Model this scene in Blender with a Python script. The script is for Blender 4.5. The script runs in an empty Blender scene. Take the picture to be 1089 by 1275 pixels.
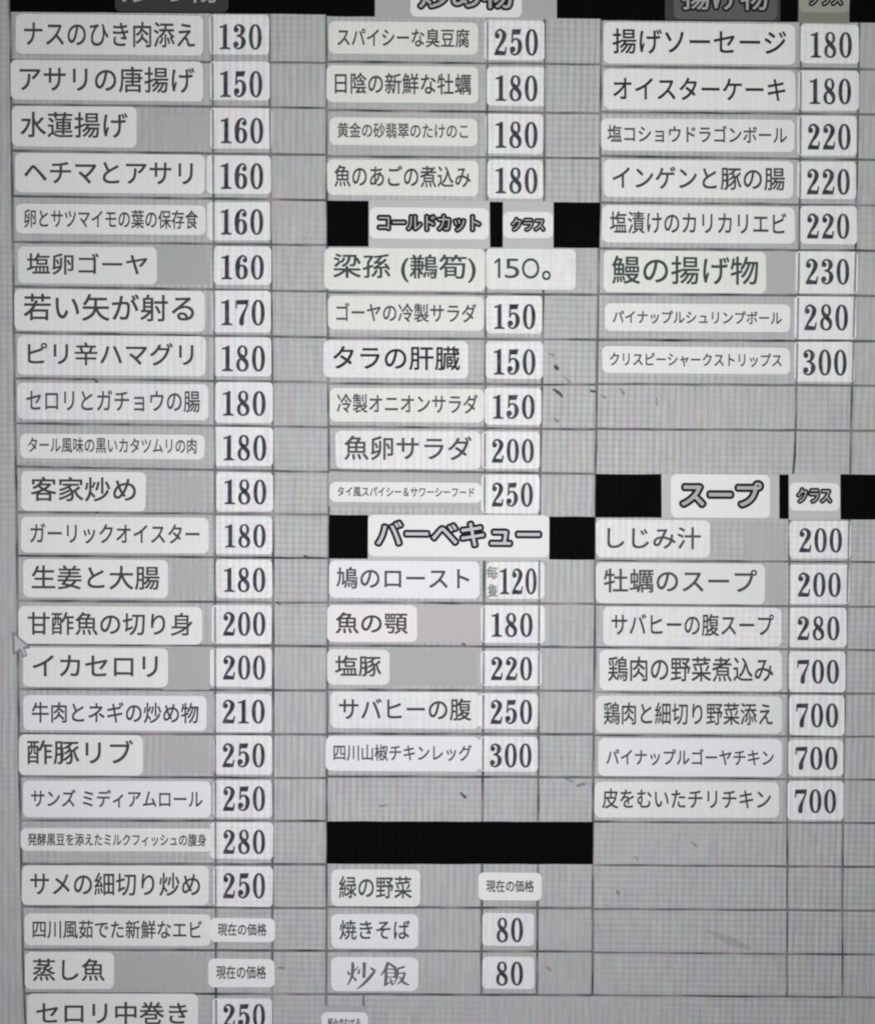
import bpy, math, random
from mathutils import Vector

random.seed(7)
scene = bpy.context.scene
C = scene.collection

# ------------------------------------------------------------------ camera, world, lamps, exposure
# The board stands upright in the plane y = 0; one millimetre on it is about one photo pixel.
F, D, TILT, ZC = 2200.0, 2.2, math.radians(3.7), 1.4
cam_d = bpy.data.cameras.new('camera')
cam = bpy.data.objects.new('camera', cam_d)
C.objects.link(cam)
cam.location = (0.0, -D * math.cos(TILT), ZC + D * math.sin(TILT))
cam.rotation_euler = (math.pi / 2 - TILT, 0, 0)
cam_d.sensor_fit = 'HORIZONTAL'
cam_d.sensor_width = 36.0
cam_d.lens = 36.0 * F / 1089.0
cam_d.clip_start, cam_d.clip_end = 0.01, 100.0
scene.camera = cam

world = bpy.data.worlds.new('World')
scene.world = world
world.use_nodes = True
bg = world.node_tree.nodes['Background']
bg.inputs['Color'].default_value = (0.93, 0.97, 1.05, 1)
bg.inputs['Strength'].default_value = 0.12


def lamp(name, loc, target, energy, size, color):
    d = bpy.data.lights.new(name, 'AREA')
    d.shape, d.size, d.energy, d.color = 'DISK', size, energy, color
    o = bpy.data.objects.new(name, d)
    C.objects.link(o)
    o.location = loc
    o.rotation_euler = (Vector(target) - Vector(loc)).to_track_quat('-Z', 'Y').to_euler()


lamp('upper_lamp', (0.22, -1.15, ZC + 0.36), (0.02, 0, ZC + 0.12), 7.4, 0.4, (0.975, 1.0, 0.945))
lamp('lower_lamp', (-0.15, -1.15, ZC - 0.3), (0.0, 0, ZC - 0.1), 7.4, 0.4, (1.0, 0.97, 1.035))

scene.view_settings.view_transform = 'Standard'
scene.view_settings.look = 'None'
scene.view_settings.exposure = 0.0
scene.view_settings.gamma = 1.0
scene.view_settings.use_curve_mapping = False
scene.cycles.pixel_filter_type = 'BLACKMAN_HARRIS'
scene.cycles.filter_width = 2.15

# ------------------------------------------------------------------ helpers: a measured point of the photo becomes a point of the board
CAM = cam.location.copy()
FW = Vector((0, math.cos(TILT), -math.sin(TILT)))
UP = Vector((0, math.sin(TILT), math.cos(TILT)))
RT = Vector((1, 0, 0))


def P(px, py, lift=0.0):
    d = RT * ((px - 544.5) / F) + UP * ((637.5 - py) / F) + FW
    t = -CAM.y / d.y
    q = CAM + d * t
    return Vector((q.x, -lift, q.z))


REG = {'A1': (0, 0, 2.656), 'A2': (0, 300, 2.656), 'A3': (0, 620, 2.656), 'A4': (0, 935, 2.656),
       'B1': (400, 0, 3.111), 'B2': (400, 300, 3.111), 'B3': (400, 620, 3.111), 'B4': (400, 935, 3.111),
       'C1': (739, 0, 3.111), 'C2': (739, 300, 3.111), 'C3': (739, 620, 3.111), 'C4': (739, 935, 3.111)}


def box(reg, b):
    ox, oy, s = REG[reg]
    return (ox + b[0] / s, oy + b[1] / s, ox + b[2] / s, oy + b[3] / s)


def tilt_at(y):
    return 0.0105 - 0.0075 * y / 1275.0


# ------------------------------------------------------------------ materials
def srgb(v):
    v /= 255.0
    return v / 12.92 if v <= 0.04045 else ((v + 0.055) / 1.055) ** 2.4


class N:
    """A small node-tree writer."""
    def __init__(self, name):
        self.m = bpy.data.materials.new(name)
        self.m.use_nodes = True
        self.t = self.m.node_tree
        self.b = self.t.nodes['Principled BSDF']

    def node(self, kind, **kw):
        n = self.t.nodes.new(kind)
        for k, v in kw.items():
            if k.startswith('i_'):
                n.inputs[k[2:].replace('_', ' ')].default_value = v
            else:
                setattr(n, k, v)
        return n

    def link(self, a, b):
        self.t.links.new(a, b)

    def math(self, op, a, b=None):
        n = self.t.nodes.new('ShaderNodeMath')
        n.operation = op
        for i, v in enumerate((a, b)):
            if v is None:
                continue
            if isinstance(v, (int, float)):
                n.inputs[i].default_value = v
            else:
                self.link(v, n.inputs[i])
        return n.outputs[0]


def paper(name, col, weave=1.0, tint=1.0, blotch=1.0, see=0.0, rough=0.75, spec=0.12):
    """Coated paper with a fine woven grain: streaks along z, weaker ones along x, soft blotches and faint colour drift."""
    w = N(name)
    geo = w.node('ShaderNodeNewGeometry')
    pos = geo.outputs['Position']
    mp = w.node('ShaderNodeMapping')
    w.link(pos, mp.inputs['Vector'])
    mp.inputs['Rotation'].default_value = (0, math.radians(-0.8), 0)

    def wave(direction, scale, dist, dscale):
        n = w.node('ShaderNodeTexWave', wave_type='BANDS', bands_direction=direction, wave_profile='SIN')
        n.inputs['Scale'].default_value = scale
        n.inputs['Distortion'].default_value = dist
        n.inputs['Detail'].default_value = 2.0
        n.inputs['Detail Scale'].default_value = dscale
        w.link(mp.outputs[0], n.inputs['Vector'])
        return n.outputs['Fac']

    def noise(scale, detail=2.0, stretch=None, off=0.0):
        m2 = w.node('ShaderNodeMapping')
        w.link(pos, m2.inputs['Vector'])
        m2.inputs['Location'].default_value = (off, 0, off * 0.7)
        if stretch:
            m2.inputs['Scale'].default_value = stretch
        n = w.node('ShaderNodeTexNoise', noise_dimensions='3D')
        n.inputs['Scale'].default_value = scale
        n.inputs['Detail'].default_value = detail
        w.link(m2.outputs[0], n.inputs['Vector'])
        return n

    vx = w.math('SUBTRACT', w.math('POWER', wave('X', 38.0, 1.5, 0.5), 0.55), 0.62)
    vz = w.math('SUBTRACT', wave('Z', 40.0, 1.4, 0.6), 0.5)
    streak = w.math('SUBTRACT', noise(1.0, 3.0, (330, 330, 26)).outputs['Fac'], 0.5)
    area = noise(3.2, 1.0, None, 4.0).outputs['Fac']
    area2 = noise(4.1, 1.0, None, 9.0).outputs['Fac']
    mx = w.node('ShaderNodeMapRange', i_From_Min=0.36, i_From_Max=0.62, i_To_Min=0.25, i_To_Max=1.0)
    w.link(area, mx.inputs['Value'])
    mz = w.node('ShaderNodeMapRange', i_From_Min=0.4, i_From_Max=0.62, i_To_Min=0.05, i_To_Max=1.0)
    w.link(area2, mz.inputs['Value'])
    s = w.math('MULTIPLY', w.math('MULTIPLY', vx, mx.outputs[0]), 0.20 * weave)
    s = w.math('ADD', s, w.math('MULTIPLY', w.math('MULTIPLY', vz, mz.outputs[0]), 0.11 * weave))
    s = w.math('ADD', s, w.math('MULTIPLY', streak, 0.34 * weave))
    fine = w.math('SUBTRACT', noise(340.0, 1.0).outputs['Fac'], 0.5)
    s = w.math('ADD', s, w.math('MULTIPLY', fine, 0.16 * blotch))
    soft = w.math('SUBTRACT', noise(42.0, 3.0, None, 2.0).outputs['Fac'], 0.5)
    s = w.math('ADD', s, w.math('MULTIPLY', soft, 0.12 * blotch))
    val = w.math('ADD', s, 1.0)

    cn = noise(1.0, 2.0, (110, 110, 22), 6.0)
    hs = w.node('ShaderNodeMix', data_type='RGBA', blend_type='MIX')
    hs.inputs['Factor'].default_value = 0.11 * tint
    lin = [srgb(c) for c in col]
    hs.inputs['A'].default_value = (*lin, 1)
    # colour drift kept at the paper's own brightness
    sc = w.node('ShaderNodeMix', data_type='RGBA', blend_type='MULTIPLY')
    sc.inputs['Factor'].default_value = 1.0
    w.link(cn.outputs['Color'], sc.inputs['A'])
    sc.inputs['B'].default_value = (lin[0] * 2, lin[1] * 2, lin[2] * 2, 1)
    w.link(sc.outputs['Result'], hs.inputs['B'])
    vm = w.node('ShaderNodeVectorMath', operation='SCALE')
    w.link(hs.outputs['Result'], vm.inputs[0])
    w.link(val, vm.inputs['Scale'])
    w.link(vm.outputs[0], w.b.inputs['Base Color'])
    w.b.inputs['Roughness'].default_value = rough
    w.b.inputs['Specular IOR Level'].default_value = spec
    if see > 0:
        out = w.t.nodes['Material Output']
        tr = w.node('ShaderNodeBsdfTransparent')
        mix = w.node('ShaderNodeMixShader')
        mix.inputs[0].default_value = see
        w.link(w.b.outputs[0], mix.inputs[1])
        w.link(tr.outputs[0], mix.inputs[2])
        w.link(mix.outputs[0], out.inputs['Surface'])
    return w.m


def ink(name, col, vary=0.0, hue=0.0, scale=120.0, see=0.0):
    w = N(name)
    geo = w.node('ShaderNodeNewGeometry')
    n = w.node('ShaderNodeTexNoise')
    n.inputs['Scale'].default_value = scale
    n.inputs['Detail'].default_value = 1.5
    w.link(geo.outputs['Position'], n.inputs['Vector'])
    lin = [srgb(c) for c in col]
    mix = w.node('ShaderNodeMix', data_type='RGBA')
    mix.inputs['Factor'].default_value = hue
    mix.inputs['A'].default_value = (*lin, 1)
    m2 = w.node('ShaderNodeMix', data_type='RGBA', blend_type='MULTIPLY')
    m2.inputs['Factor'].default_value = 1.0
    w.link(n.outputs['Color'], m2.inputs['A'])
    m2.inputs['B'].default_value = (lin[0] * 2, lin[1] * 2, lin[2] * 2, 1)
    w.link(m2.outputs['Result'], mix.inputs['B'])
    v = w.math('ADD', w.math('MULTIPLY', w.math('SUBTRACT', n.outputs['Fac'], 0.5), vary), 1.0)
    vm = w.node('ShaderNodeVectorMath', operation='SCALE')
    w.link(mix.outputs['Result'], vm.inputs[0])
    w.link(v, vm.inputs['Scale'])
    w.link(vm.outputs[0], w.b.inputs['Base Color'])
    w.b.inputs['Roughness'].default_value = 0.8
    w.b.inputs['Specular IOR Level'].default_value = 0.08
    if see > 0:
        out = w.t.nodes['Material Output']
        tr = w.node('ShaderNodeBsdfTransparent')
        ms = w.node('ShaderNodeMixShader')
        ms.inputs[0].default_value = see
        w.link(w.b.outputs[0], ms.inputs[1])
        w.link(tr.outputs[0], ms.inputs[2])
        w.link(ms.outputs[0], out.inputs['Surface'])
    return w.m


M = {
    'board': paper('ruled_grey_paper', (180, 180, 180), weave=1.25, tint=1.2),
    'strip': paper('pale_strip_paper', (228, 228, 226), weave=0.22, tint=0.45, blotch=0.55),
    'strip_green': paper('warm_pale_strip_paper', (226, 226, 221), weave=0.25, tint=0.5, blotch=0.5),
    'strip_cool': paper('cool_pale_strip_paper', (230, 230, 232), weave=0.1, tint=0.25, blotch=0.3),
    'strip_pink': paper('pinkish_strip_paper', (232, 227, 228), weave=0.12, tint=0.3, blotch=0.3),
    'strip_mint': paper('greenish_grey_strip_paper', (222, 224, 222), weave=0.1, tint=0.2, blotch=0.3),
    'strip_worn': paper('grained_strip_paper', (226, 226, 226), weave=0.6, tint=0.9, blotch=0.9),
    'tag': paper('white_tag_film', (230, 229, 230), weave=0.75, tint=1.0, blotch=0.7),
    'tag_plain': paper('pale_tag_paper', (233, 233, 233), weave=0.1, tint=0.2, blotch=0.3),
    'patch': paper('smooth_grey_patch', (174, 175, 174), weave=0.08, tint=0.12, blotch=0.12),
    'patch_faint': paper('faint_grey_patch', (178, 178, 177), weave=0.3, tint=0.3, blotch=0.3),
    'patch_pink': paper('pinkish_grey_patch', (187, 182, 183), weave=0.03, tint=0.08, blotch=0.08),
    'patch_cool': paper('cool_grey_patch', (172, 174, 173), weave=0.03, tint=0.08, blotch=0.08),
    'patch_light': paper('light_grey_patch', (190, 190, 191), weave=0.08, tint=0.15, blotch=0.2),
    'patch_olive': paper('olive_grey_patch', (133, 133, 122), weave=0.1, tint=0.15, blotch=0.2),
    'patch_dark': paper('dark_grey_patch', (66, 66, 66), weave=0.1, tint=0.15, blotch=0.3),
    'head_pale': paper('pale_header_tag', (229, 229, 227), weave=0.08, tint=0.15, blotch=0.25),
    'head_dark': paper('charcoal_header_tag', (62, 64, 63), weave=0.1, tint=0.15, blotch=0.3),
    'head_mid': paper('smoky_grey_header_tag', (96, 96, 96), weave=0.1, tint=0.15, blotch=0.3),
    'head_olive': paper('olive_grey_header_tag', (160, 160, 148), weave=0.1, tint=0.15, blotch=0.2),
    'black': paper('black_print', (9, 10, 11), weave=1.6, tint=0.4, blotch=2.0, spec=0.02),
    'line': ink('grid_ink', (106, 105, 108), vary=4.0, hue=0.35, scale=22.0),
    'line_soft': ink('grid_ink_feathered', (140, 140, 142), vary=2.0, hue=0.25, scale=22.0, see=0.35),
    'text': ink('grey_lettering_ink', (73, 73, 75), vary=0.2, hue=0.06),
    'text_dark': ink('dark_lettering_ink', (50, 50, 56), vary=0.2, hue=0.06),
    'text_green': ink('green_grey_lettering_ink', (68, 80, 76), vary=0.2, hue=0.06),
    'text_soft': ink('soft_grey_lettering_ink', (82, 82, 86), vary=0.2, hue=0.06),
    'outline': ink('outline_ink', (30, 30, 33), vary=0.15, hue=0.0),
    'head_edge': ink('charcoal_edge_ink', (44, 46, 45), vary=0.1, hue=0.05),
    'fill_grey': ink('grey_fill_ink', (176, 176, 177), vary=0.1, hue=0.0),
    'fill_lav': ink('lavender_fill_ink', (196, 195, 203), vary=0.1, hue=0.0),
    'fill_dark': ink('smoke_fill_ink', (128, 128, 130), vary=0.1, hue=0.0),
    'fill_light': ink('light_fill_ink', (168, 168, 166), vary=0.1, hue=0.0),
    'digit': ink('printed_digit_ink', (66, 67, 75), vary=1.6, hue=0.85, scale=140.0),
    'bleed': ink('printed_digit_bleed', (160, 160, 162), vary=0.3, hue=0.6, scale=110.0, see=0.45),
    'brush': ink('brush_ink', (108, 109, 117), vary=0.7, hue=0.2, scale=150.0),
    'stamp': ink('greenish_stamp_ink', (146, 149, 145), vary=0.9, hue=0.5, scale=150.0),
    'speck': ink('speck_dirt', (92, 90, 96), vary=0.6, hue=0.3, scale=200.0, see=0.15),
    'speck_faint': ink('faint_speck_dirt', (148, 148, 147), vary=0.6, hue=0.2, scale=200.0, see=0.6),
    'arrow_edge': ink('arrow_outline', (138, 138, 140), vary=0.4, hue=0.1),
    'arrow_fill': ink('arrow_face', (190, 190, 193), vary=0.2, hue=0.1),
}


# ------------------------------------------------------------------ mesh collector
class MB:
    def __init__(self):
        self.v, self.f, self.mi = [], [], []

    def face(self, pts, mi=0):
        i = len(self.v)
        self.v += pts
        self.f.append(tuple(range(i, i + len(pts))))
        self.mi.append(mi)

    def add(self, verts, faces, mi=0):
        i = len(self.v)
        self.v += verts
        self.f += [tuple(a + i for a in f) for f in faces]
        self.mi += [mi] * len(faces)

    def slab(self, pts, lo, hi, mi=0):
        """Solid sheet: an outline in photo points, from lift lo to lift hi."""
        n = len(pts)
        a = [P(x, y, hi) for x, y in pts]
        b = [P(x, y, lo) for x, y in pts]
        i = len(self.v)
        self.v += a + b
        self.f.append(tuple(range(i, i + n)))
        self.f.append(tuple(range(i + 2 * n - 1, i + n - 1, -1)))
        for k in range(n):
            j = (k + 1) % n
            self.f.append((i + j, i + k, i + n + k, i + n + j))
        self.mi += [mi] * (n + 2)

    def build(self, name, mats, parent=None, smooth=False):
        o0 = parent.matrix_world.translation if parent else Vector((0, 0, 0))
        if parent:
            o0 = Vector(parent['_at'])
        me = bpy.data.meshes.new(name)
        me.from_pydata([Vector(p) - o0 for p in self.v], [], self.f)
        for m in (mats if isinstance(mats, (list, tuple)) else [mats]):
            me.materials.append(m)
        me.polygons.foreach_set('material_index', self.mi)
        me.update()
        o = bpy.data.objects.new(name, me)
        C.objects.link(o)
        if parent:
            o.parent = parent
        return o


def thing(name, label, cat, at, group=None):
    o = bpy.data.objects.new(name, None)
    o.empty_display_size = 0.02
    C.objects.link(o)
    o.location = at
    o['_at'] = tuple(at)
    o['label'] = label
    o['category'] = cat
    if group:
        o['group'] = group
    return o


def rrect(b, r, tilt=0.0, wob=0.35):
    x0, y0, x1, y1 = b
    cx = (x0 + x1) / 2
    r = min(r, (x1 - x0) / 2.2, (y1 - y0) / 2.2)
    pts = []
    for (ox, oy, a0) in ((x1 - r, y0 + r, -90), (x1 - r, y1 - r, 0), (x0 + r, y1 - r, 90), (x0 + r, y0 + r, 180)):
        dx, dy = random.uniform(-wob, wob), random.uniform(-wob, wob)
        for k in range(7):
            a = math.radians(a0 + 15 * k)
            x, y = ox + dx + r * math.cos(a), oy + dy + r * math.sin(a)
            pts.append((x, y + tilt * (x - cx)))
    return pts[::-1]


# ------------------------------------------------------------------ lettering
_glyphs = {}


def glyph_mesh(s):
    if s not in _glyphs:
        cu = bpy.data.curves.new('lettering', 'FONT')
        cu.body = s
        cu.resolution_u = 5
        ob = bpy.data.objects.new('lettering', cu)
        C.objects.link(ob)
        dg = bpy.context.evaluated_depsgraph_get()
        dg.update()
        me = bpy.data.meshes.new_from_object(ob.evaluated_get(dg))
        vs = [(v.co.x, v.co.y) for v in me.vertices]
        fs = [tuple(p.vertices) for p in me.polygons]
        bpy.data.objects.remove(ob)
        bpy.data.curves.remove(cu)
        bpy.data.meshes.remove(me)
        x0, x1 = min(v[0] for v in vs), max(v[0] for v in vs)
        y0, y1 = min(v[1] for v in vs), max(v[1] for v in vs)
        _glyphs[s] = ([((x - x0) / (x1 - x0), (y - y0) / (y1 - y0)) for x, y in vs], fs, x1 - x0, y1 - y0)
    return _glyphs[s]


def put_text(mb, s, b, lift, tilt=0.0, weight=None, mi=0, ring=4, phase=0.5):
    """The words s stretched over box b, thickened by `weight` of the letter size."""
    uv, fs, w, h = glyph_mesh(s)
    x0, y0, x1, y1 = b
    ex, ey = (x1 - x0) / w, (y1 - y0) / h
    cx = (x0 + x1) / 2
    if weight is None:                       # small print spreads more for its size than large print
        weight = 0.006 + 0.2 / ey
    for k in range(ring):
        a = 2 * math.pi * (k + phase) / ring
        dx, dy = weight * ex * 1.3 * math.cos(a), weight * ey * 1.3 * math.sin(a)
        # shrink so that the thickened outline still fills box b
        sx, sy = weight * ex, weight * ey
        vs = []
        for u, v in uv:
            x = x0 + sx + u * (x1 - x0 - 2 * sx)
            y = y1 - sy - v * (y1 - y0 - 2 * sy) + tilt * (x - cx)
            vs.append(P(x + dx, y + dy, lift + k * 6e-6))
        mb.add(vs, fs, mi)
    return lift + ring * 6e-6


def spline(pts, n=9):
    """Catmull-Rom through (x, y, width) points."""
    out = []
    p = [pts[0]] + list(pts) + [pts[-1]]
    for i in range(1, len(p) - 2):
        for k in range(n):
            t = k / n
            out.append(tuple(0.5 * ((2 * b) + (c - a) * t + (2 * a - 5 * b + 4 * c - d) * t * t + (3 * b - a - 3 * c + d) * t ** 3)
                             for a, b, c, d in zip(p[i - 1], p[i], p[i + 1], p[i + 2])))
    out.append(tuple(pts[-1]))
    return out


def stroke(pts, n=9, caps=True):
    """Polygon list (quads + round ends) of a pen stroke of varying width."""
    s = spline(pts, n) if len(pts) > 2 else [tuple(a + (b - a) * k / n for a, b in zip(pts[0], pts[1])) for k in range(n + 1)]
    L, R = [], []
    for i, (x, y, w) in enumerate(s):
        a, b = s[max(i - 1, 0)], s[min(i + 1, len(s) - 1)]
        dx, dy = b[0] - a[0], b[1] - a[1]
        l = math.hypot(dx, dy) or 1
        nx, ny = -dy / l * w / 2, dx / l * w / 2
        L.append((x + nx, y + ny))
        R.append((x - nx, y - ny))
    polys = [[L[i], R[i], R[i + 1], L[i + 1]] for i in range(len(s) - 1)]
    return polys


def disc(x, y, r, ry=None, n=16):
    return [[(x + r * math.cos(2 * math.pi * k / n), y + (ry or r) * math.sin(2 * math.pi * k / n)) for k in range(n)]]


def ring_shape(cx, cy, rx, ry, ix, iy, n=32, e=2.25):
    def pt(a, rx, ry):
        c, s = math.cos(a), math.sin(a)
        return (cx + rx * math.copysign(abs(c) ** (2 / e), c), cy + ry * math.copysign(abs(s) ** (2 / e), s))
    out = []
    for k in range(n):
        a, b = 2 * math.pi * k / n, 2 * math.pi * (k + 1) / n
        out.append([pt(a, rx, ry), pt(b, rx, ry), pt(b, ix, iy), pt(a, ix, iy)])
    return out


# fat-and-thin printed figures, height 1, width about 0.46; each entry is a list of strokes (lists of polygons)
DIG = {
    '0': [ring_shape(0.23, 0.5, 0.225, 0.505, 0.105, 0.455)],
    '1': [[[(0.125, 0.02), (0.255, 0.02), (0.255, 1.0), (0.215, 1.0), (0.125, 0.93)]],
          [[(0.0, 0.86), (0.13, 0.875), (0.2, 0.99), (0.13, 0.945), (0.0, 0.905)]],
          [[(0.0, 0.0), (0.38, 0.0), (0.38, 0.035), (0.29, 0.06), (0.255, 0.1), (0.125, 0.1), (0.09, 0.06), (0.0, 0.035)]]],
    '2': [stroke([(0.05, 0.74, 0.05), (0.07, 0.88, 0.05), (0.2, 0.975, 0.06), (0.34, 0.87, 0.12), (0.36, 0.72, 0.145), (0.29, 0.52, 0.12), (0.15, 0.29, 0.075), (0.035, 0.06, 0.06)]),
          disc(0.105, 0.745, 0.085, 0.1),
          [[(0.0, 0.0), (0.405, 0.0), (0.415, 0.14), (0.3, 0.135), (0.12, 0.17), (0.03, 0.1)]],
          stroke([(0.385, 0.05, 0.05), (0.41, 0.15, 0.045), (0.43, 0.3, 0.03)])],
    '3': [stroke([(0.045, 0.8, 0.05), (0.08, 0.91, 0.05), (0.2, 0.975, 0.05), (0.33, 0.88, 0.12), (0.345, 0.74, 0.14), (0.28, 0.59, 0.08), (0.13, 0.53, 0.04)]),
          stroke([(0.14, 0.535, 0.04), (0.28, 0.5, 0.07), (0.365, 0.38, 0.13), (0.365, 0.22, 0.145), (0.3, 0.08, 0.09), (0.18, 0.02, 0.05), (0.06, 0.08, 0.05), (0.035, 0.2, 0.05)]),
          disc(0.105, 0.78, 0.085, 0.095), disc(0.095, 0.2, 0.09, 0.1)],
    '5': [[[(0.08, 0.8), (0.36, 0.81), (0.405, 1.0), (0.08, 0.985)]],
          [[(0.055, 0.47), (0.1, 0.47), (0.12, 0.99), (0.08, 0.99)]],
          stroke([(0.075, 0.5, 0.04), (0.13, 0.595, 0.05), (0.24, 0.63, 0.055), (0.345, 0.53, 0.11), (0.375, 0.34, 0.14), (0.33, 0.14, 0.11), (0.2, 0.02, 0.05), (0.06, 0.08, 0.05), (0.035, 0.22, 0.05)]),
          disc(0.1, 0.225, 0.095, 0.105)],
    '6': [ring_shape(0.235, 0.3, 0.215, 0.3, 0.085, 0.25),
          stroke([(0.41, 0.8, 0.04), (0.38, 0.92, 0.045), (0.26, 0.975, 0.055), (0.14, 0.84, 0.11), (0.085, 0.6, 0.15), (0.085, 0.33, 0.14)]),
          disc(0.355, 0.79, 0.075, 0.085)],
    '7': [[[(0.035, 0.83), (0.43, 0.835), (0.46, 1.0), (0.055, 0.985)]],
          stroke([(0.045, 0.98, 0.045), (0.035, 0.85, 0.04), (0.02, 0.66, 0.025)]),
          stroke([(0.435, 0.86, 0.05), (0.36, 0.65, 0.06), (0.27, 0.42, 0.1), (0.22, 0.22, 0.145), (0.215, 0.07, 0.15)]),
          disc(0.215, 0.07, 0.075, 0.085)],
    '8': [ring_shape(0.23, 0.77, 0.175, 0.24, 0.09, 0.195),
          ring_shape(0.23, 0.255, 0.215, 0.265, 0.115, 0.215),
          stroke([(0.085, 0.83, 0.07), (0.12, 0.67, 0.11), (0.23, 0.53, 0.17), (0.345, 0.37, 0.12), (0.39, 0.22, 0.08)])],
}
DW = {'1': 0.38}


def put_digits(mb, s, b, lift, tilt=0.0, mi=0, mi_bleed=1):
    adv, x = [], 0.0
    for c in s:
        adv.append(x)
        x += DW.get(c, 0.46) + 0.115
    w = x - 0.115
    x0, y0, x1, y1 = b
    sx, h = (x1 - x0) / w, y1 - y0
    cx = (x0 + x1) / 2

    def put(px, py, dx, dy, lf):
        X = x0 + px * sx + dx
        return P(X, y1 - py * h + dy + tilt * (X - cx), lf)

    lf = lift
    for k in range(8):                       # feathered edge where the ink spread into the paper
        a = math.pi * k / 4
        lf += 6e-6
        for c, ax in zip(s, adv):
            for q, polys in enumerate(DIG[c]):
                for poly in polys:
                    mb.face([put(p[0] + ax, p[1], 0.6 * math.cos(a), 0.6 * math.sin(a), lf + q * 1e-6) for p in poly], mi_bleed)
    lf += 2e-5
    for c, ax in zip(s, adv):
        for q, polys in enumerate(DIG[c]):
            for poly in polys:
                mb.face([put(p[0] + ax, p[1], 0, 0, lf + q * 1.2e-5) for p in poly], mi)


# ------------------------------------------------------------------ the board: panel, ruled grid, black header bars, dirt
base = P(544.5, 1600)
board = thing('menu_board', 'large grey ruled menu board with black header bars and three columns of cells', 'menu board', base)

m = MB()
X0, X1, Y0, Y1 = -300, 1400, -300, 1600
corners = [P(X0, Y0), P(X1, Y0), P(X1, Y1), P(X0, Y1)]
bw = 0.004
fr = [Vector((c.x + (bw if i in (0, 3) else -bw), 0, c.z + (-bw if i in (0, 1) else bw))) for i, c in enumerate(corners)]
md = [Vector((c.x, bw, c.z)) for c in corners]
bk = [Vector((c.x, 0.02, c.z)) for c in corners]
m.add(fr + md + bk, [(3, 2, 1, 0), (8, 9, 10, 11)] + [(i, (i + 1) % 4, 4 + (i + 1) % 4, 4 + i) for i in range(4)]
      + [(4 + i, 4 + (i + 1) % 4, 8 + (i + 1) % 4, 8 + i) for i in range(4)])
m.build('panel', M['board'], board)


def interp(pl, t):
    if t <= pl[0][0]:
        a, b = pl[0], pl[1]
    elif t >= pl[-1][0]:
        a, b = pl[-2], pl[-1]
    else:
        for a, b in zip(pl, pl[1:]):
            if a[0] <= t <= b[0]:
                break
    return a[1] + (b[1] - a[1]) * (t - a[0]) / (b[0] - a[0])


# upright lines: (y, x) measured along each
L0 = [(0, 12.2), (17, 13), (300, 16), (530, 19), (640, 21), (930, 23.5), (1200, 29), (1275, 31.5)]
L1 = [(0, 264), (100, 265), (300, 266), (600, 268), (900, 268), (1200, 268.8), (1275, 269.2)]
L2 = [(20, 335), (300, 337.7), (630, 340), (900, 340.2), (1200, 339), (1275, 338.6)]
M0 = [(0, 406.3), (300, 407), (400, 408), (640, 409.6), (800, 408), (950, 407), (1200, 406.4), (1275, 406)]
M1 = [(25, 606.8), (250, 606.3), (310, 605), (620, 603), (900, 601.5), (1230, 599)]
M2 = [(25, 678), (250, 677.4), (370, 676.2), (640, 671.6), (960, 670), (1238, 668.2)]
R0 = [(0, 748.3), (250, 747), (370, 744.5), (600, 741), (800, 740), (1000, 738), (1240, 737.4)]
R1 = [(30, 997), (250, 995.5), (310, 994.5), (560, 989.7), (650, 982.3), (950, 981), (1000, 979.6), (1240, 979.4)]
R2 = [(30, 1069.4), (250, 1066), (310, 1065), (500, 1060), (650, 1056.5), (900, 1050.8), (1000, 1049), (1240, 1048.4)]
REND = [(0, 1150), (1240, 1128)]
# level lines: y at the two ends of each block
HA = [(74.5, 78), (130, 134), (187.5, 192.6), (244, 249), (301, 305), (356.5, 362.8), (414, 420), (471, 476), (527, 531.8), (581, 587.6),
      (637.6, 640.8), (692, 695), (748, 750.6), (802.6, 804.6), (858, 860), (913.7, 914.6), (967, 969), (1021.6, 1022.4), (1076, 1076.4),
      (1129, 1131), (1182.7, 1184), (1237, 1238.2)]
HB = [(76.5, 80), (136.6, 140.8), (194.5, 196.6), (364, 367), (420.5, 423), (477.4, 479), (531, 534.6), (585.4, 590), (750, 752), (804, 806),
      (859, 860.6), (913.5, 914.4), (967, 968), (1129.5, 1131), (1184, 1185), (1238, 1239.4)]
HC = [(82, 86), (139, 142.4), (194, 199), (252, 255.5), (309.2, 312), (366, 368.4), (422.8, 424.8), (478, 480), (534, 536.4), (698, 700),
      (752.7, 755.6), (806, 809.6), (862, 863.8), (915.7, 917.4), (968, 971), (1023.4, 1025), (1077.4, 1079.6), (1132, 1134), (1186, 1189),
      (1239.4, 1242)]

m = MB()


def ruled(pts, width, lift):
    """A printed rule: a feathered wide pass and a dark narrow one."""
    for wd, lf, mi in ((width * 1.75, lift, 1), (width * 0.72, lift + 3e-5, 0)):
        s = stroke([(x, y, wd * random.uniform(0.86, 1.14)) for x, y in pts], 1)
        for poly in s:
            m.face([P(x, y, lf) for x, y in reversed(poly)], mi)


def upright(pl, ya, yb, width=2.0, lift=2.0e-4):
    n = max(2, int((yb - ya) / 22))
    ruled([(interp(pl, ya + (yb - ya) * k / n) + random.uniform(-0.25, 0.25), ya + (yb - ya) * k / n) for k in range(n + 1)], width, lift)


def level(xa, ya, xb, yb, width=2.0, lift=2.8e-4):
    n = max(2, int((xb - xa) / 24))
    ruled([(xa + (xb - xa) * k / n, ya + (yb - ya) * k / n + random.uniform(-0.3, 0.3)) for k in range(n + 1)], width, lift)


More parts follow.
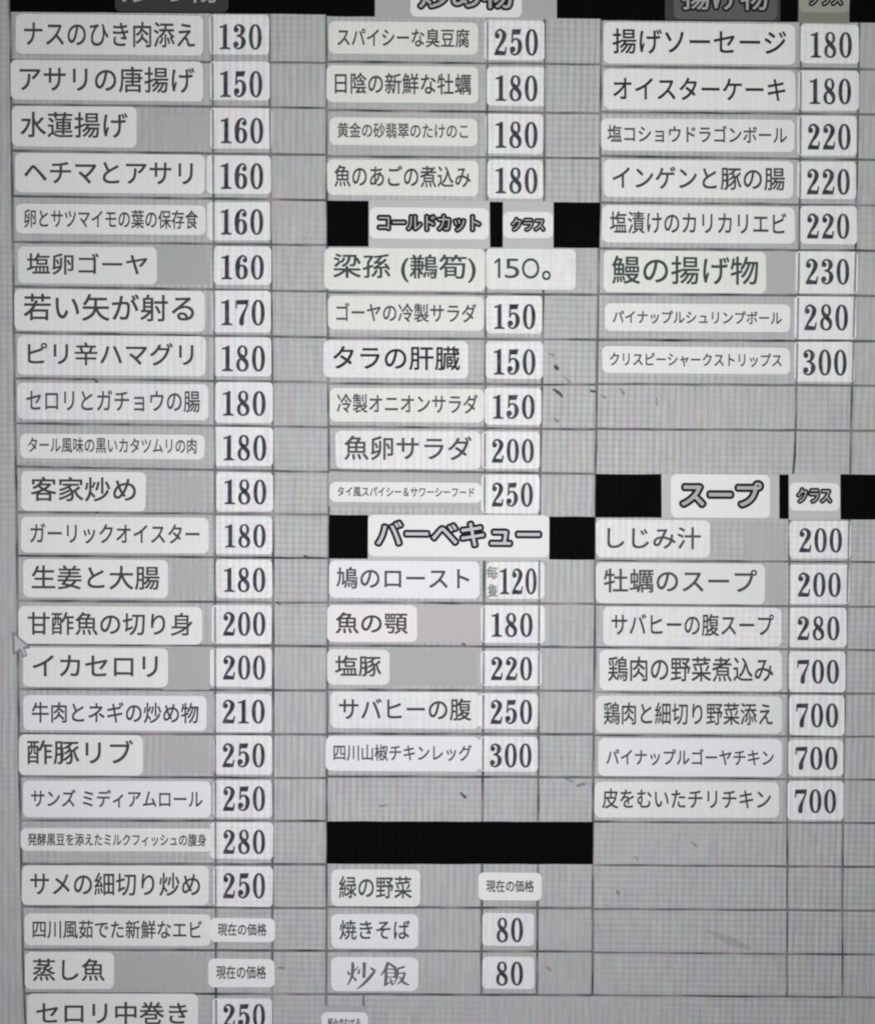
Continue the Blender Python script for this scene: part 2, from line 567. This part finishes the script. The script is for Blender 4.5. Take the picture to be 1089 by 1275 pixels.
upright(L0, -40, 1500, 2.2)
upright(L1, 16, 1500)
upright(L2, 16, 1500)
upright(M0, -40, 1500)
upright([(1238, 452.5), (1300, 453)], 1239, 1500)
for pl in (M1, M2):
    upright(pl, 22, 252)
    upright(pl, 307, 642)
    upright(pl, 696, 1023)
    upright(pl, 1076, 1239)
upright(R0, -40, 1240)
for pl in (R1, R2):
    upright(pl, 26, 590)
    upright(pl, 646, 1241, 1.7)
upright(REND, -40, 1243)
for a, b in HA:
    level(interp(L0, a), a, interp(M0, b), b)
for a, b in HB:
    level(interp(M0, a), a, interp(R0, b), b)
for a, b in HC:
    level(interp(R0, a), a, interp(REND, b), b + (b - a) * 0.15, 2.0 if a < 600 else 1.7)
m.build('ruled_grid', [M['line'], M['line_soft']], board)


def bar(xl, xr, tl, tr, bl, br):
    """A black printed header cell; xl and xr are upright lines."""
    mb = MB()
    n = 14
    top, bot = [], []
    for k in range(n + 1):
        t = k / n
        a, b = interp(xl, tl) * (1 - t) + interp(xr, tr) * t, interp(xl, bl) * (1 - t) + interp(xr, br) * t
        j = 0.3
        top.append((a, tl + (tr - tl) * t + random.uniform(-j, j)))
        bot.append((b, bl + (br - bl) * t + random.uniform(-j, j)))
    mb.slab((top + bot[::-1])[::-1], 1.0e-4, 4.0e-4)
    return mb.build('header_bar', M['black'], board)


bar(L0, M0, -40, -38, 14.5, 17.5)
bar(M0, R0, -38, -36, 20, 23)
bar(R0, REND, -36, -33, 25, 28.5)
bar(M0, R0, 249.5, 252, 306.5, 308.6)
bar(M0, R0, 641, 643.5, 695.5, 697)
bar(R0, REND, 590.3, 590.8, 644, 647.4)
bar(M0, R0, 1022.8, 1023.4, 1075.8, 1076.4)

# dirt on the board
SPECKS = [([(691.5, 456.5, 5), (693.5, 458.8, 5)], 0), ([(688.5, 484.8, 2.2), (693, 487.4, 4), (697, 490.5, 4), (699.2, 494, 2.6)], 0),
          ([(690, 521, 2.6), (694, 524.5, 4)], 1), ([(683, 440, 2), (689, 442.5, 3)], 1), ([(703, 470, 2), (709.5, 475.5, 3)], 1),
          ([(735.5, 486.6, 3), (740, 487.4, 3)], 0), ([(748, 491.5, 2), (753, 495, 3.4)], 1), ([(772, 484.5, 2.4), (776.5, 490, 4)], 1),
          ([(817.3, 496, 2), (817.6, 504, 2.6)], 1), ([(379, 692.6, 3), (383.5, 694.6, 4)], 0), ([(573.5, 987.6, 2.4), (579, 993, 3.6)], 0),
          ([(473, 1004, 3), (481, 1002.6, 3)], 1), ([(719, 978.5, 4), (727, 976, 4)], 1), ([(704, 969.6, 3), (712, 973, 3)], 1),
          ([(861, 1049, 2), (866, 1053.5, 3)], 1), ([(790, 1067, 2), (794, 1071, 2)], 1), ([(768, 1110.5, 4), (770, 1112.5, 4)], 1),
          ([(347, 1205, 3), (354, 1205.6, 3)], 1), ([(575, 801.6, 2), (579, 803, 2)], 0), ([(345, 750, 2.4), (349, 752.5, 2)], 0),
          ([(681, 1205, 3), (685, 1208, 3)], 1), ([(118, 637, 3), (122, 638.4, 3)], 0), ([(116, 472, 3), (121, 475, 3)], 0),
          ([(880, 1159, 2), (898, 1167, 8), (914, 1174, 11), (934, 1181, 3)], 2)]
M['tag_rule'] = ink('tag_rule_ink', (122, 120, 124), vary=1.0, hue=0.5, scale=40.0)
M['tag_rule_soft'] = ink('tag_rule_feathered', (186, 185, 187), vary=0.5, hue=0.4, scale=40.0, see=0.4)
M['speck_smear'] = ink('faint_smear', (163, 164, 163), vary=0.4, hue=0.1, scale=200.0, see=0.8)
for pts, kind in SPECKS:
    mb = MB()
    for i, poly in enumerate(stroke(pts, 5)):
        mb.face([P(x, y, 3.9e-4) for x, y in reversed(poly)])
    for x, y, w in (pts[0], pts[-1]):
        for poly in disc(x, y, w / 2, n=10):
            mb.face([P(a, b, 4.1e-4 + random.random() * 2e-5) for a, b in reversed(poly)])
    mb.build('speck', (M['speck'], M['speck_faint'], M['speck_smear'])[kind], board)

# ------------------------------------------------------------------ dish strips and price tags
SLO, SHI = 5.0e-4, 6.4e-4        # strips
TLO, THI = 7.6e-4, 9.0e-4       # price tags lie over the strips' ends
G1, G2, G3 = 'dish name strips stuck on the menu board', 'price tags stuck on the menu board', 'section header tags on the black bars'


def strip(reg, jp, en, b, tb, look='pale grey', paper_m='strip', text_m='text', backing=None, back_m='patch_faint'):
    b, tb = box(reg, b), box(reg, tb)
    tl = tilt_at(b[1])
    root = thing('dish_strip', '%s strip reading %s (%s)' % (look, jp, en), 'menu label', P((b[0] + b[2]) / 2, b[3], SLO), G1)
    if backing:
        mb = MB()
        mb.slab(rrect(box(reg, backing), 1.2, tl), 4.2e-4, 4.7e-4)
        mb.build('backing', M[back_m], root)
    mb = MB()
    mb.slab(rrect(b, 7.5, tl), SLO, SHI)
    mb.build('paper', M[paper_m], root)
    mb = MB()
    put_text(mb, jp, tb, SHI + 3e-5, tl)
    mb.build('lettering', M[text_m], root)
    return root


def tag_rules(mb, b):
    """The cell's upright rules as they show on the face of a tag."""
    for pl in (L1, L2, M1, M2, R1, R2):
        x = interp(pl, (b[1] + b[3]) / 2)
        if b[0] + 1.0 < x < b[2] - 1.2:
            e = 0.3 if min(x - b[0], b[2] - x) > 5.5 else 1.6
            ys = [b[1] + e + (b[3] - b[1] - 2 * e) * k / 6 for k in range(7)]
            for wd, lf, mi in ((2.9, 1e-5, 2), (1.4, 2e-5, 1)):
                for poly in stroke([(interp(pl, y), y, wd * random.uniform(0.85, 1.15)) for y in ys], 1):
                    mb.face([P(px, py, THI + lf) for px, py in reversed(poly)], mi)


def tag(reg, num, en, jp, b, db, note='white'):
    b, db = box(reg, b), box(reg, db)
    tl = tilt_at(b[1])
    root = thing('price_tag', '%s price tag %s beside the strip %s (%s)' % (note, num, jp, en), 'price tag', P((b[0] + b[2]) / 2, b[3], TLO), G2)
    mb = MB()
    mb.slab(rrect(b, 5.5, tl), TLO, THI)
    tag_rules(mb, b)
    mb.build('paper', [M['tag'], M['tag_rule'], M['tag_rule_soft']], root)
    mb = MB()
    put_digits(mb, num, db, THI + 5e-5, tl)
    mb.build('printed_number', [M['digit'], M['bleed']], root)
    return root


def now_tag(reg, en, jp, b, tb):
    b, tb = box(reg, b), box(reg, tb)
    tl = tilt_at(b[1])
    root = thing('price_tag', 'pale tag 現在の価格 (current price) beside the strip %s (%s)' % (jp, en), 'price tag', P((b[0] + b[2]) / 2, b[3], TLO), G2)
    mb = MB()
    mb.slab(rrect(b, 7.0, tl), TLO, THI)
    mb.build('paper', M['tag_plain'], root)
    mb = MB()
    put_text(mb, '現在の価格', tb, THI + 5e-5, tl)
    mb.build('lettering', M['text'], root)


# each row: region, words, meaning, strip box, words box, price, tag box, figures box, options
ROWS = [
    ('A1', 'ナスのひき肉添え', 'eggplant with minced meat', (52, 48, 672, 180), (80, 70, 645, 155), '130', (692, 48, 889, 180), (727, 80, 865, 162), {}),
    ('A1', 'アサリの唐揚げ', 'deep fried clams', (35, 200, 672, 332), (65, 218, 643, 305), '150', (694, 202, 893, 331), (729, 235, 867, 320), {}),
    ('A1', '水蓮揚げ', 'fried water lily', (40, 351, 452, 485), (68, 370, 422, 455), '160', (694, 357, 899, 491), (731, 390, 870, 473),
     dict(look='short pale grey', backing=(530, 372, 690, 484))),
    ('A1', 'ヘチマとアサリ', 'loofah and clams', (50, 508, 677, 638), (80, 535, 638, 608), '160', (684, 513, 896, 640), (731, 540, 870, 624), {}),
    ('A1', '卵とサツマイモの葉の保存食', 'preserved egg with sweet potato leaves', (53, 675, 680, 775), (80, 692, 655, 755), '160', (684, 668, 900, 794), (731, 692, 870, 775),
     dict(look='narrow small-lettered')),
    ('A2', '塩卵ゴーヤ', 'salted egg bitter melon', (60, 18, 519, 141), (88, 40, 488, 112), '160', (707, 18, 897, 145), (733, 47, 872, 126),
     dict(look='short greenish grey', paper_m='strip_mint', backing=(500, 18, 684, 143), back_m='patch_cool')),
    ('A2', '若い矢が射る', 'young arrows shooting', (48, 162, 677, 298), (78, 175, 642, 265), '170', (702, 164, 895, 302), (733, 195, 875, 278), dict(look='large-lettered')),
    ('A2', 'ピリ辛ハマグリ', 'spicy clams', (58, 313, 680, 445), (92, 335, 640, 412), '180', (705, 318, 897, 448), (735, 347, 876, 430), dict(paper_m='strip_worn')),
    ('A2', 'セロリとガチョウの腸', 'celery and goose intestine', (58, 471, 690, 591), (87, 493, 662, 565), '180', (712, 467, 903, 602), (738, 497, 878, 577),
     dict(paper_m='strip_worn', text_m='text_soft')),
    ('A2', 'タール風味の黒いカタツムリの肉', 'tar flavoured black snail meat', (68, 638, 676, 721), (93, 650, 650, 702), '180', (706, 615, 903, 745), (740, 643, 880, 725),
     dict(look='narrow small-lettered', text_m='text_soft')),
    ('A2', '客家炒め', 'hakka stir fry', (70, 762, 482, 893), (102, 780, 450, 862), '180', (715, 765, 903, 895), (743, 790, 880, 870),
     dict(look='short large-lettered', backing=(565, 782, 672, 880))),
    ('A3', 'ガーリックオイスター', 'garlic oyster', (70, 63, 690, 182), (100, 85, 660, 152), '180', (707, 60, 900, 187), (745, 88, 878, 163), {}),
    ('A3', '生姜と大腸', 'ginger and large intestine', (77, 203, 556, 330), (105, 223, 528, 303), '180', (715, 203, 900, 332), (742, 232, 877, 310),
     dict(look='short pale grey', backing=(580, 215, 680, 322))),
    ('A3', '甘酢魚の切り身', 'sweet and sour fish fillet', (62, 359, 668, 483), (92, 378, 637, 455), '200', (700, 355, 898, 483), (738, 378, 877, 455), {}),
    ('A3', 'イカセロリ', 'squid and celery', (77, 496, 556, 625), (108, 520, 522, 592), '200', (695, 498, 898, 625), (738, 522, 877, 600),
     dict(look='short pale grey', backing=(540, 498, 692, 635), back_m='patch')),
    ('A3', '牛肉とネギの炒め物', 'stir fried beef and scallion', (77, 653, 683, 770), (105, 675, 657, 745), '210', (707, 648, 898, 775), (736, 668, 875, 745),
     dict(look='plain cool grey', paper_m='strip_cool')),
    ('A3', '酢豚リブ', 'sweet and sour pork ribs', (63, 783, 472, 917), (90, 800, 440, 882), '250', (707, 785, 900, 915), (736, 812, 875, 890),
     dict(look='short pale grey', backing=(560, 800, 690, 905))),
    ('A4', 'サンズ ミディアムロール', 'sands medium roll', (77, 100, 697, 220), (103, 128, 670, 188), '250', (705, 97, 900, 221), (738, 118, 876, 198),
     dict(look='plain cool grey', paper_m='strip_cool')),
    ('A4', '発酵黒豆を添えたミルクフィッシュの腹身', 'milkfish belly with fermented black beans', (68, 256, 705, 332), (92, 273, 682, 315), '280', (695, 235, 903, 358), (738, 262, 876, 340),
     dict(look='narrowest tiny-lettered')),
    ('A4', 'サメの細切り炒め', 'stir fried shredded shark', (72, 380, 690, 510), (100, 402, 662, 480), '250', (705, 383, 902, 515), (738, 405, 876, 487), {}),
    ('A4', '四川風茹でた新鮮なエビ', 'sichuan style boiled fresh shrimp', (82, 539, 697, 645), (108, 560, 668, 622), None, (695, 553, 908, 632), (720, 570, 882, 612), {}),
    ('A4', '蒸し魚', 'steamed fish', (82, 665, 377, 788), (108, 687, 347, 762), None, (688, 688, 908, 782), (715, 710, 880, 755),
     dict(look='shortest large-lettered', backing=(370, 680, 680, 790))),
    ('A4', 'セロリ中巻き', 'celery roll', (90, 803, 655, 940), (120, 830, 620, 905), '250', (703, 818, 900, 945), (738, 838, 876, 915), dict(look='lowest cut-off')),
    ('B1', 'スパイシーな臭豆腐', 'spicy stinky tofu', (28, 84, 606, 209), (62, 108, 573, 182), '250', (632, 77, 863, 232), (670, 113, 838, 213), dict(paper_m='strip_green')),
    ('B1', '日陰の新鮮な牡蠣', 'fresh oysters in the shade', (20, 255, 608, 397), (52, 282, 580, 365), '180', (640, 258, 868, 410), (675, 293, 836, 390), dict(paper_m='strip_green')),
    ('B1', '黄金の砂翡翠のたけのこ', 'golden sand jade bamboo shoots', (32, 456, 603, 563), (62, 475, 568, 535), '180', (634, 440, 858, 595), (675, 472, 836, 572),
     dict(look='narrow small-lettered', paper_m='strip_green', text_m='text_soft')),
    ('B1', '魚のあごの煮込み', 'stewed fish jaw', (22, 620, 608, 757), (50, 640, 578, 725), '180', (642, 620, 858, 768), (675, 650, 836, 748), dict(paper_m='strip_green')),
    ('B2', '梁孫 (鶼筍)', 'green-lettered with brackets', (12, 28, 635, 191), (45, 50, 598, 160), None, None, None,
     dict(look='big pale', paper_m='strip_green', text_m='text_green')),
    ('B2', 'ゴーヤの冷製サラダ', 'cold bitter melon salad', (25, 213, 630, 345), (58, 240, 600, 315), '150', (637, 212, 855, 358), (670, 245, 828, 340),
     dict(paper_m='strip_green', text_m='text_soft')),
    ('B2', 'タラの肝臓', 'cod liver', (8, 385, 568, 530), (45, 406, 537, 500), '150', (637, 388, 858, 533), (668, 420, 828, 517),
     dict(look='dark-lettered speckled', paper_m='strip_worn', text_m='text_dark')),
    ('B2', '冷製オニオンサラダ', 'cold onion salad', (33, 570, 630, 700), (60, 592, 606, 668), '150', (632, 568, 852, 712), (665, 597, 825, 688),
     dict(paper_m='strip_green', text_m='text_soft')),
    ('B2', '魚卵サラダ', 'fish roe salad', (55, 735, 617, 883), (88, 755, 582, 850), '200', (620, 738, 846, 882), (660, 768, 822, 858), dict(paper_m='strip_worn', text_m='text_soft')),
    ('B2', 'タイ風スパイシー＆サワーシーフード', 'thai style spicy sour seafood', (33, 935, 620, 1012), (62, 953, 592, 992), '250', (618, 905, 845, 1055), (660, 937, 818, 1028),
     dict(look='narrow tiny-lettered', text_m='text_soft', backing=(28, 900, 612, 1030))),
    ('B3', '鳩のロースト', 'roast pigeon', (30, 243, 613, 388), (58, 268, 573, 353), None, None, None, dict(look='plain cool grey', paper_m='strip_cool', text_m='text_soft')),
    ('B3', '魚の顎', 'fish jaw', (22, 415, 370, 558), (55, 443, 335, 527), '180', (617, 417, 866, 562), (660, 447, 817, 537),
     dict(look='short pinkish', paper_m='strip_pink', backing=(350, 416, 612, 558), back_m='patch_pink')),
    ('B3', '塩豚', 'salted pork', (22, 587, 264, 725), (53, 610, 232, 692), '220', (617, 592, 852, 728), (657, 617, 815, 705),
     dict(look='shortest greenish grey', paper_m='strip_mint', backing=(245, 587, 597, 727), back_m='patch_cool')),
    ('B3', 'サバヒーの腹', 'milkfish belly', (35, 752, 612, 893), (68, 775, 580, 862), '250', (610, 758, 838, 895), (655, 783, 815, 875),
     dict(look='grained', paper_m='strip_worn')),
    ('B3', '四川山椒チキンレッグ', 'sichuan pepper chicken leg', (17, 924, 615, 1058), (47, 955, 582, 1020), '300', (612, 925, 838, 1060), (653, 952, 813, 1043),
     dict(look='plain cool grey', paper_m='strip_cool', text_m='text_soft')),
    ('B4', '緑の野菜', 'green vegetables', (38, 460, 382, 603), (68, 485, 350, 572), None, (608, 472, 852, 580), (638, 500, 823, 548), dict(look='short pale grey', text_m='text_green')),
    ('B4', '焼きそば', 'fried noodles', (38, 632, 375, 765), (70, 655, 343, 732), '80', (623, 628, 823, 755), (678, 648, 780, 740), dict(look='short cool grey', text_m='text_green', paper_m='strip_cool')),
    ('C1', '揚げソーセージ', 'fried sausage', (38, 88, 780, 247), (72, 112, 745, 210), '180', (800, 93, 1026, 245), (840, 125, 998, 222), dict(text_m='text_dark')),
    ('C1', 'オイスターケーキ', 'oyster cake', (38, 270, 780, 424), (75, 300, 742, 388), '180', (792, 272, 1026, 428), (837, 305, 995, 402), dict(text_m='text_dark')),
    ('C1', '塩コショウドラゴンボール', 'salt and pepper balls', (28, 460, 778, 584), (52, 485, 748, 552), '220', (787, 448, 1017, 603), (828, 480, 993, 578), {}),
    ('C1', 'インゲンと豚の腸', 'green beans and pork intestine', (38, 620, 772, 765), (72, 645, 740, 735), '220', (788, 625, 1015, 770), (825, 655, 990, 752), {}),
    ('C1', '塩漬けのカリカリエビ', 'salted crispy shrimp', (32, 797, 778, 941), (62, 820, 745, 907), '220', (799, 797, 1018, 945), (825, 828, 988, 923), {}),
    ('C2', '鰻の揚げ物', 'fried eel', (38, 38, 666, 200), (70, 58, 637, 168), '230', (782, 40, 1022, 203), (820, 70, 988, 167),
     dict(look='big green-lettered', paper_m='strip_green', text_m='text_green', backing=(650, 40, 772, 200))),
    ('C2', 'パイナップルシュリンプボール', 'pineapple shrimp ball', (43, 243, 760, 351), (73, 270, 728, 322), '280', (776, 215, 1016, 380), (815, 247, 983, 345), dict(look='narrow small-lettered')),
    ('C2', 'クリスピーシャークストリップス', 'crispy shark strips', (32, 410, 760, 513), (62, 433, 727, 487), '300', (776, 390, 1008, 545), (810, 422, 978, 520), dict(look='narrow small-lettered')),
    ('C3', 'しじみ汁', 'clam broth', (8, 85, 450, 230), (52, 112, 415, 198), '200', (757, 90, 995, 235), (795, 118, 960, 210),
     dict(look='short thin-lettered', paper_m='strip_worn', text_m='text_soft', backing=(590, 110, 735, 235))),
    ('C3', '牡蠣のスープ', 'oyster soup', (8, 253, 662, 410), (38, 275, 632, 368), '200', (752, 258, 990, 410), (790, 290, 955, 382),
     dict(text_m='text_soft', paper_m='strip_mint', backing=(640, 258, 740, 405))),
    ('C3', 'サバヒーの腹スープ', 'milkfish belly soup', (35, 423, 728, 573), (68, 448, 697, 535), '280', (752, 425, 978, 578), (788, 460, 950, 550), dict(paper_m='strip_worn')),
    ('C3', '鶏肉の野菜煮込み', 'chicken stewed with vegetables', (22, 590, 728, 747), (55, 615, 695, 712), '700', (755, 595, 973, 752), (787, 628, 948, 718), {}),
    ('C3', '鶏肉と細切り野菜添え', 'chicken with shredded vegetables', (8, 768, 728, 911), (38, 792, 693, 880), '700', (757, 765, 970, 920), (783, 797, 945, 888), dict(paper_m='strip_mint')),
    ('C3', 'パイナップルゴーヤチキン', 'pineapple bitter melon chicken', (18, 932, 728, 1078), (48, 972, 697, 1037), '700', (752, 937, 965, 1078), (780, 965, 942, 1052),
     dict(look='plain cool grey', paper_m='strip_cool')),
    ('C4', '皮をむいたチリチキン', 'peeled chili chicken', (3, 120, 718, 259), (32, 147, 685, 225), '700', (750, 117, 968, 268), (778, 150, 937, 240), {}),
]
for reg, jp, en, b, tb, num, gb, db, kw in ROWS:
    strip(reg, jp, en, b, tb, **kw)
    if num:
        tag(reg, num, en, jp, b=gb, db=db)
    elif gb:
        now_tag(reg, en, jp, gb, db)

# the sans-lettered 150 with a full stop ring
b = box('B2', (637, 30, 985, 187))
root = thing('price_tag', 'wide pale tag with thin green-grey lettering 150。 beside the green bracketed strip', 'price tag', P((b[0] + b[2]) / 2, b[3], TLO), G2)
mb = MB(); mb.slab(rrect(b, 6, 0.006), TLO, THI); mb.build('paper', M['strip_worn'], root)
mb = MB()
x0, y0, x1, y1 = box('B2', (669, 66, 693, 143))
mb.face([P(x, y, THI + 5e-5) for x, y in ((x1, y0), (x1 - 3.1, y0), (x1 - 3.1, y1), (x1, y1))])
mb.face([P(x, y, THI + 6e-5) for x, y in ((x1, y0), (x1 - 2.4, y0), (x0, y0 + 4.6), (x0 + 0.4, y0 + 7.6), (x1 - 1, y0 + 2.8))])
put_text(mb, '5', box('B2', (710, 68, 766, 144)), THI + 5e-5, 0, 0.0, ring=1)
put_text(mb, 'O', box('B2', (776, 66, 844, 146)), THI + 5e-5, 0, 0.0, ring=1)
put_text(mb, '。', box('B2', (854, 114, 888, 152)), THI + 5e-5, 0, 0.012)
mb.build('lettering', M['text_green'], root)

# 120 with two small characters in front
b = (605.5, 699.5, 678, 745.5)
root = thing('price_tag', 'white price tag 120 with two small smudged characters beside the strip 鳩のロースト (roast pigeon)', 'price tag', P((b[0] + b[2]) / 2, b[3], TLO), G2)
mb = MB(); mb.slab(rrect(b, 6.5, 0.006), TLO, THI); tag_rules(mb, b); mb.build('paper', [M['tag'], M['tag_rule'], M['tag_rule_soft']], root)
mb = MB(); put_digits(mb, '120', (622.7, 708, 667.6, 739.6), THI + 5e-5, 0.004); mb.build('printed_number', [M['digit'], M['bleed']], root)
mb = MB()
put_text(mb, '每', (605.5, 704.5, 619.5, 721.5), THI + 5e-5, 0, 0.03)
put_text(mb, '隻', (606.5, 727, 619.5, 743.5), THI + 5e-5, 0, 0.03)
mb.build('small_lettering', M['stamp'], root)

# the strip written with a brush, its price
b = box('B4', (37, 800, 375, 931))
root = thing('dish_strip', 'pale strip with blurred brush lettering 炒飯 (fried rice)', 'menu label', P((b[0] + b[2]) / 2, b[3], SLO), G1)
mb = MB(); mb.slab(rrect(b, 8, 0.004), SLO, SHI); mb.build('paper', M['strip_cool'], root)
BR = [[(205, 222, 14), (228, 265, 26)], [(262, 118, 24), (264, 200, 32), (250, 290, 26), (205, 380, 12)], [(325, 168, 10), (288, 218, 16)],
      [(262, 280, 14), (305, 332, 24)], [(394, 122, 34), (393, 210, 30), (388, 298, 30)], [(345, 195, 12), (325, 252, 24)],
      [(462, 182, 16), (518, 222, 30)], [(512, 222, 26), (440, 310, 30), (370, 380, 22), (305, 425, 8)],
      [(664, 118, 34), (630, 205, 26), (578, 272, 10)], [(668, 130, 18), (712, 160, 24), (755, 190, 20)], [(638, 185, 24), (640, 290, 30), (630, 390, 26)],
      [(650, 196, 12), (738, 200, 14)], [(745, 190, 26), (748, 250, 28), (738, 300, 22)], [(655, 240, 10), (735, 242, 10)], [(655, 288, 10), (735, 286, 10)],
      [(632, 375, 18), (690, 345, 12), (722, 325, 8)], [(684, 300, 12), (712, 380, 24)], [(768, 194, 18), (852, 172, 22)],
      [(775, 195, 18), (765, 290, 18), (728, 372, 8)], [(780, 248, 12), (858, 240, 18)], [(856, 240, 20), (822, 320, 24), (765, 372, 8)],
      [(790, 280, 10), (840, 350, 26), (902, 378, 12)]]
mb = MB()
for i, st in enumerate(BR):
    pts = [(410 + x / 9.075, 1185 + y / 9.075, w / 9.075 * 1.2) for x, y, w in st]
    for poly in stroke(pts, 6):
        mb.face([P(x, y, SHI + 3e-5 + i * 6e-6) for x, y in reversed(poly)])
mb.build('lettering', M['brush'], root)
tag('B4', '80', 'fried rice', '炒飯', (623, 797, 823, 922), (676, 818, 780, 908), 'lowest white')

# combination tag cut off at the lower edge
b = box('B4', (0, 1012, 180, 1085))
root = thing('dish_strip', 'tiny pale strip reading 組み合わせる (combine) below the brush-lettered strip', 'menu label', P((b[0] + b[2]) / 2, b[3], SLO), G1)
mb = MB(); mb.slab(rrect(box('B4', (4, 988, 172, 1082)), 6, 0.004), 4.2e-4, 4.7e-4); mb.build('backing', M['patch_cool'], root)
mb = MB(); mb.slab(rrect(b, 7, 0.004), SLO, SHI); mb.build('paper', M['strip_cool'], root)
mb = MB(); put_text(mb, '組み合わせる', box('B4', (25, 1035, 150, 1066)), SHI + 3e-5, 0.003); mb.build('lettering', M['text'], root)


# ------------------------------------------------------------------ section header tags with outlined words
def header(reg, words, label, b, tb, paper_m, fill_m, backing=None, back_m='patch_light', em=(2.4, 0.5), edge_m='outline'):
    b, tb = box(reg, b), box(reg, tb)
    tl = tilt_at(max(b[1], 0)) * 0.8
    root = thing('header_tag', label, 'header label', P((b[0] + b[2]) / 2, b[3], SLO), G3)
    if backing:
        mb = MB(); mb.slab(rrect(box(reg, backing), 0.6, tl), 4.2e-4, 4.7e-4); mb.build('backing', M[back_m], root)
    mb = MB(); mb.slab(rrect(b, 7.5, tl), SLO, SHI); mb.build('paper', M[paper_m], root)
    mb = MB()
    uv, fs, w, h = glyph_mesh(words)
    r, g = em                                # outline and inner stroke growth, in photo pixels
    lf, cx = SHI + 3e-5, (tb[0] + tb[2]) / 2
    passes = [(r, 20, 0), (r * 0.55, 10, 0), (g, 8, 1)]
    for rad, cnt, mi in passes:
        for k in range(cnt):
            a = 2 * math.pi * k / cnt
            lf += 3e-6
            mb.add([P(tb[0] + r + u * (tb[2] - tb[0] - 2 * r) + rad * math.cos(a),
                      tb[3] - r - v * (tb[3] - tb[1] - 2 * r) + rad * math.sin(a) + tl * (tb[0] + u * (tb[2] - tb[0]) - cx), lf) for u, v in uv], fs, mi)
        lf += 1e-5
    mb.build('lettering', [M[edge_m], M[fill_m]], root)


header('A1', '炒め物', 'charcoal tag with cropped grey lettering 炒め物 (stir-fries) on the black bar above the eggplant strip', (380, -70, 755, 39), (400, -75, 725, 12),
       'head_dark', 'fill_light', em=(1.8, 0.5), edge_m='head_edge')
header('B1', '炒め物', 'pale tag with cropped outlined lettering 炒め物 (stir-fries) above the stinky tofu strip', (345, -60, 775, 65), (368, -72, 750, 40),
       'head_pale', 'fill_grey', (208, -60, 912, 70), 'patch', (3.6, 0.6))
header('C1', '揚げ物', 'smoky grey tag with cropped outlined lettering 揚げ物 (fried food) above the sausage strip', (310, -60, 710, 75), (333, -68, 682, 46),
       'head_mid', 'fill_light', (275, -60, 722, 78), 'patch_dark', (3.2, 0.45))
header('C1', 'クラス', 'olive grey tag クラス (class) at the smoky fried food header', (795, -40, 990, 47), (826, -42, 967, 25),
       'head_olive', 'fill_light', (792, -60, 990, 88), 'patch_olive', (2.6, 0.12))
header('B1', 'コールドカット', 'pale tag with outlined lettering コールドカット (cold cuts) on a black bar', (187, 803, 648, 925), (213, 825, 622, 902),
       'head_pale', 'fill_grey', (184, 775, 652, 962), 'patch_light', (3.0, 0.1))
header('B1', 'クラス', 'small pale tag クラス (class) beside the cold cuts header tag', (703, 820, 897, 922), (730, 838, 870, 900),
       'head_pale', 'fill_grey', (702, 778, 899, 964), 'patch_light', (2.6, 0.12))
header('B3', 'バーベキュー', 'wide pale tag with lavender outlined lettering バーベキュー (barbecue) on a black bar', (181, 66, 882, 228), (203, 83, 856, 196),
       'head_pale', 'fill_lav', (180, 64, 882, 242), 'patch_light', (3.6, 0.45))
header('C2', 'スープ', 'pale tag with large outlined lettering スープ (soup) on a black bar', (298, 905, 682, 1071), (328, 924, 660, 1038),
       'head_pale', 'fill_grey', (262, 902, 718, 1075), 'patch_light', (4.1, 0.85))
header('C2', 'クラス', 'small pale tag クラス (class) beside the soup header tag', (757, 937, 952, 1045), (781, 952, 925, 1020),
       'head_pale', 'fill_grey', (755, 902, 955, 1080), 'patch_light', (2.6, 0.12))

# ------------------------------------------------------------------ the small arrow pointer over the sweet and sour fish strip's corner
ARROW = [(15.2, 785.6), (37.6, 804.6), (36.8, 807.6), (31.2, 808.2), (34.6, 816.2), (29.2, 819), (25, 810.4), (17.6, 815.2), (16.2, 814.4)]
FACE = [(18, 790.6), (33.4, 804), (28.6, 805.6), (32.4, 815.2), (30, 816.6), (26, 807.4), (24.6, 807.2), (18.8, 811.2)]
root = thing('arrow_pointer', 'small grey outlined arrow pointer at the corner of the strip 甘酢魚の切り身', 'pointer', P(26, 819, TLO))
mb = MB(); mb.slab(ARROW[::-1], TLO, THI); mb.build('outline', M['arrow_edge'], root)
mb = MB(); mb.slab(FACE[::-1], THI, THI + 1e-4); mb.build('face', M['arrow_fill'], root)

for o in scene.objects:
    if '_at' in o:
        del o['_at']
